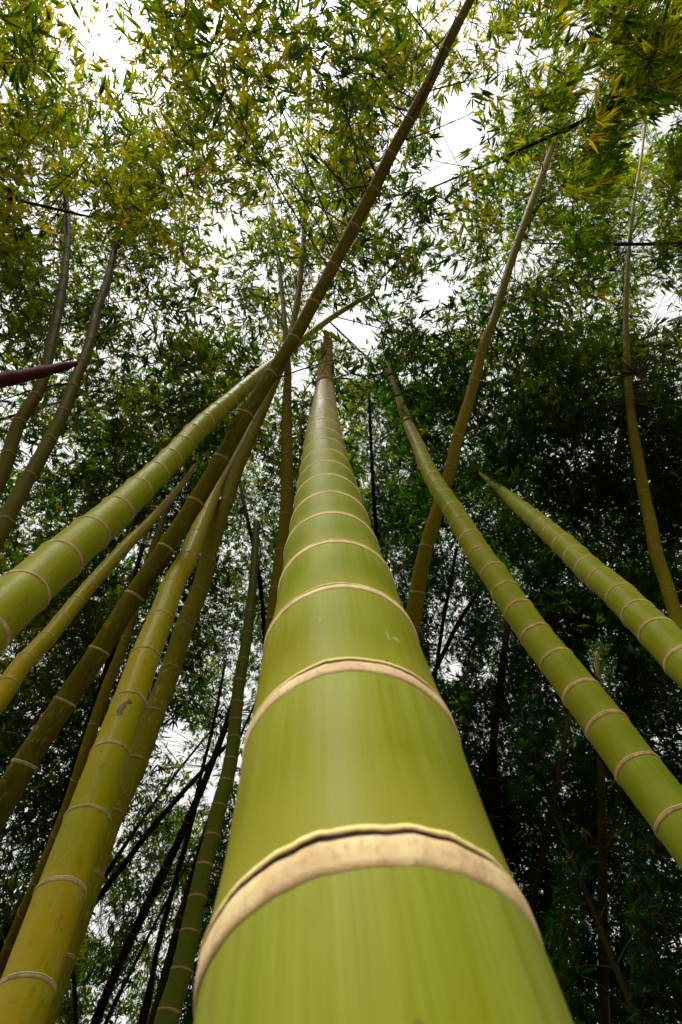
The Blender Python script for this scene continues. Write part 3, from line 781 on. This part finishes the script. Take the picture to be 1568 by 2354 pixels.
nb_total = 0
for ci, S in sorted(by_culm.items()):
    c = CULMS[ci]
    base = c['base']
    V, ti, P, t, tl = leaves_for(S)
    nl = len(V)//6
    ff, sz = leaf_faces(nl)
    me = make_mesh('foliage', V-base, ff, sz)
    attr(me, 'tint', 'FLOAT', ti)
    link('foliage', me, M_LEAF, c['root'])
    # branches: each carries the sprays nearest to it
    n = len(S)
    K = int(min(30, max(1, n//28)))
    cen = P[rng.choice(n, K, replace=False)]
    for _ in range(4):
        a = np.argmin(((P[:, None]-cen[None])**2).sum(2), 1)
        for k in range(K):
            if (a == k).any(): cen[k] = P[a == k].mean(0)
    for k in range(K):
        idx = np.where(a == k)[0]
        if not len(idx): continue
        e = cen[k]
        pts = c['pts']
        dd = np.linalg.norm(pts-e, axis=1)+0.9*np.abs((e[2]-pts[:, 2])-0.45*np.linalg.norm((pts-e)[:, :2], axis=1))
        dd[pts[:, 2] < 1.5] += 50
        a0 = pts[np.argmin(dd)]; r0 = c['r'][np.argmin(dd)]
        u = np.linspace(0, 1, 9)[:, None]
        mid = (a0+e)/2+np.array([0, 0, .18*np.linalg.norm(e-a0)])+rng.normal(0, .06, 3)
        path = (1-u)**2*a0+2*u*(1-u)*mid+u*u*e
        if np.linalg.norm(path-CAM, axis=1).min() < 3.4:      # keep bare wood away from the lens
            u = np.linspace(.6, 1, 9)[:, None]
            path = (1-u)**2*a0+2*u*(1-u)*mid+u*u*e
        if np.linalg.norm(path-CAM, axis=1).min() < 3.4: path = e+(path-e)*.15
        br = min(.0075, r0*.4)*(.5 if np.linalg.norm(path-CAM, axis=1).min() < 3.6 else 1)
        V1, F1 = tube_pts(path, np.linspace(br, .003, 9), 5)
        vs = [V1]; fs = [F1]; off = len(V1)
        for i in idx:
            tip = P[i]+t[i]*tl[i]*.5; st = P[i]-t[i]*tl[i]*.5
            j = np.argmin(np.linalg.norm(path-st, axis=1)); a1 = path[j]
            tw = np.stack([a1, (a1+st)/2+[0, 0, .05*np.linalg.norm(st-a1)], st, P[i], tip])
            V2, F2 = tube_pts(tw, [.0032, .0028, .0024, .002, .0012], 3)
            vs.append(V2); fs.append(F2+off); off += len(V2)
        f = np.concatenate(fs)
        mb = make_mesh('branch', np.concatenate(vs)-base, f.ravel(), np.full(len(f), 4))
        link('branch', mb, M_TWIG, c['root']); nb_total += 1
print('branches', nb_total)

# ------------------------------------------------------------------ small things
def world_path(pts):
    """(x, y, depth) pixel path -> world"""
    a = np.array(pts, float)
    return CAM+ray(a[:, 0], a[:, 1])*a[:, 2:3]

def smooth_path(P, n=24):
    P = np.asarray(P); t = np.linspace(0, 1, len(P)); u = np.linspace(0, 1, n)
    return np.stack([catmull(u, t, P[:, k]) for k in range(3)], -1)

# thin bare side branches of the dark crossing culm
def depth_at(rec, x, y):
    X, Y, D = project(rec['pts'])
    return D[np.argmin((X-x)**2+(Y-y)**2+(D < 0)*1e9)]
def bare_branch(rec, pts, r0, r1, knots=True):
    d0 = depth_at(rec, *pts[0][:2])
    P = smooth_path(world_path([(x, y, d0*k) for (x, y, k) in pts]))
    rad = np.linspace(r0, r1, len(P))
    if knots:
        rad = rad*(1+0.6*(np.arange(len(P)) % 6 == 3))
    V, f = tube_pts(P, rad, 7)
    me = make_mesh('branch', V-rec['base'], f.ravel(), np.full(len(f), 4))
    link('branch', me, M_TWIG, rec['root'])
bare_branch(REC['C'], [(848, 426, 1.0), (790, 436, 1.08), (720, 455, 1.15), (660, 465, 1.2), (600, 470, 1.25), (520, 472, 1.3)], .009, .003)
bare_branch(REC['C'], [(948, 258, 1.0), (890, 240, 1.1), (830, 215, 1.2), (770, 195, 1.25), (720, 176, 1.3)], .010, .004)
bare_branch(REC['C'], [(918, 325, 1.0), (985, 303, 1.03), (1040, 280, 1.06), (1075, 265, 1.08), (1110, 240, 1.1), (1200, 190, 1.15)], .006, .002)
bare_branch(REC['G2'], [(172, 850, 1.0), (225, 828, 1.1), (275, 816, 1.2), (340, 800, 1.3)], .008, .003)
bare_branch(REC['G2'], [(165, 880, 1.0), (90, 893, 1.0), (40, 908, 1.0), (-20, 930, 1.0)], .008, .004)

# maroon stick
def stick():
    P = smooth_path(world_path([(-160, 915, 2.3), (-60, 890, 2.5), (0, 874, 2.65), (60, 862, 2.85), (120, 849, 3.1), (165, 838, 3.3), (178, 834, 3.36)]), 40)
    rad = np.interp(np.linspace(0, 1, 40), [0, .4, .72, .92, 1], [.042, .038, .029, .015, .002])
    rad = rad*(1+.05*np.sin(np.arange(40)*1.7)+.06*np.sin(np.arange(40)*.9))
    # its foot stands in the ground, out of the frame
    foot = np.array([P[0][0]-1.7, P[0][1]+1.3, -.1])
    u = np.linspace(0, 1, 16)[:-1, None]
    bend = P[0]+np.array([-.9, .35, -.9])
    P = np.concatenate([(1-u)**2*foot+2*u*(1-u)*bend+u*u*P[0], P])
    rad = np.concatenate([np.linspace(.046, rad[0], 15), rad])
    V, f = tube_pts(P, rad, 14)
    root = thing('broken_cane', 'dark maroon broken cane poking in from the left edge', 'cane', P[0])
    me = make_mesh('bark', V-P[0], f.ravel(), np.full(len(f), 4)); link('bark', me, M_MAROON, root)
    for (k, dx, dz) in ((29, .05, .05), (40, -.04, .06)):
        q = np.stack([P[k], P[k]+np.array([dx, .03, dz])*.5, P[k]+np.array([dx, .04, dz])])
        V, f = tube_pts(q, [.012, .008, .004], 7)
        link('stub', make_mesh('stub', V-P[0], f.ravel(), np.full(len(f), 4)), M_MAROON, root)
stick()

# papery sheaths round the tips of the fresh shoots
def sheaths(rec, s_list, length, root):
    for i, (s0, ang, ln, flare) in enumerate(s_list):
        C = rec['at'](s0); T = unit(rec['at'](min(rec['L'], s0+.1))-rec['at'](s0-.1)); r = float(rec['rad'](s0))
        A = CAM-C; A = unit(A-A.dot(T)*T); B = np.cross(T, A)
        nu, nv = 9, 12
        vs = []
        for v in np.linspace(0, 1, nv):
            half = 2.0*(1-v)**.7+.06
            Cq = rec['at'](min(rec['L'], s0+v*ln)); rq = max(float(rec['rad'](min(rec['L'], s0+v*ln))), .006)
            for u in np.linspace(-1, 1, nu):
                th = ang+u*half
                rr_ = rq*1.04+.004+flare*v*v*r+rng.normal(0, .0012)
                vs.append(Cq+rr_*(math.cos(th)*A+math.sin(th)*B)+T*(0 if v < 1 else rng.normal(0, .01)))
        i_ = np.arange(nv-1)[:, None]*nu; j = np.arange(nu-1)[None, :]
        f = np.stack([i_+j, i_+j+1, i_+nu+j+1, i_+nu+j], -1).reshape(-1, 4)
        me = make_mesh('culm_sheath', np.array(vs)-rec['base'], f.ravel(), np.full(len(f), 4))
        o = link('culm_sheath', me, M_SHEATH, rec['root'])
        md = o.modifiers.new('thickness', 'SOLIDIFY'); md.thickness = .002
def s_at(rec, y0):
    y = project(rec['pts'])[1]; k = len(y)//3
    return float(rec['s'][k+int(np.argmin(np.abs(y[k:]-y0)))])
sA = s_at(REC['A'], 885); LA = REC['A']['L']
sheaths(REC['A'], [(sA+f*(LA-sA), a, .34*(LA-sA)+.12, fl) for f, a, fl in ((0, .3, .1), (.1, 2.3, .3), (.2, -1.4, .4), (.34, .7, .4), (.45, -2.4, .6), (.55, 1.5, .7), (.66, -.6, .8), (.76, 1.0, .9))], .5, REC['A']['root'])
sJ = s_at(REC['J'], 985); LJ = REC['J']['L']
sheaths(REC['J'], [(sJ+f*(LJ-sJ), a, .34*(LJ-sJ)+.1, fl) for f, a, fl in ((.1, .3, .2), (.3, 2.3, .4), (.48, -1.0, .6), (.68, .8, .8))], .4, REC['J']['root'])

# marks on two of the stems: scuffs, a scar, specks, the dark spot under a ring
def mark(rec, x, y):
    k = np.where((rec['q'] > .2))[0]
    C = rec['at'](rec['q'][k]); th = np.linspace(-1.4, 1.4, 141)
    V = C[:, None]+rec['rad'](rec['q'][k])[:, None, None]*(rec['A'][k][:, None]*np.cos(th)[None, :, None]+rec['B'][k][:, None]*np.sin(th)[None, :, None])
    X, Y, D = project(V)
    e = (X-x)**2+(Y-y)**2+(D < 0.05)*1e9
    i, j = np.unravel_index(np.argmin(e), e.shape)
    return float(th[j]), float(rec['q'][k[i]])
def spot(rec, x, y, w, h, c): return (*mark(rec, x, y), w, h, c)
a = REC['A']
a['so'].data.materials[0] = stem_mat('pale_green_stem', **YOUNG, spots=(
    spot(a, 905, 1476, .05, .005, (.20, .23, .08)), spot(a, 892, 1462, .018, .010, (.20, .23, .08)), spot(a, 740, 1432, .012, .003, (.26, .24, .10)), spot(a, 890, 1516, .014, .003, (.04, .03, .01)),
    spot(a, 960, 2285, .022, .0022, (.10, .085, .006))))
b = REC['B']
b['so'].data.materials[0] = stem_mat('golden_green_stem', **YELLOW, spots=(spot(b, 279, 1627, .22, .040, (.028, .021, .014)), spot(b, 296, 1618, .2, .012, (.05, .035, .012))))
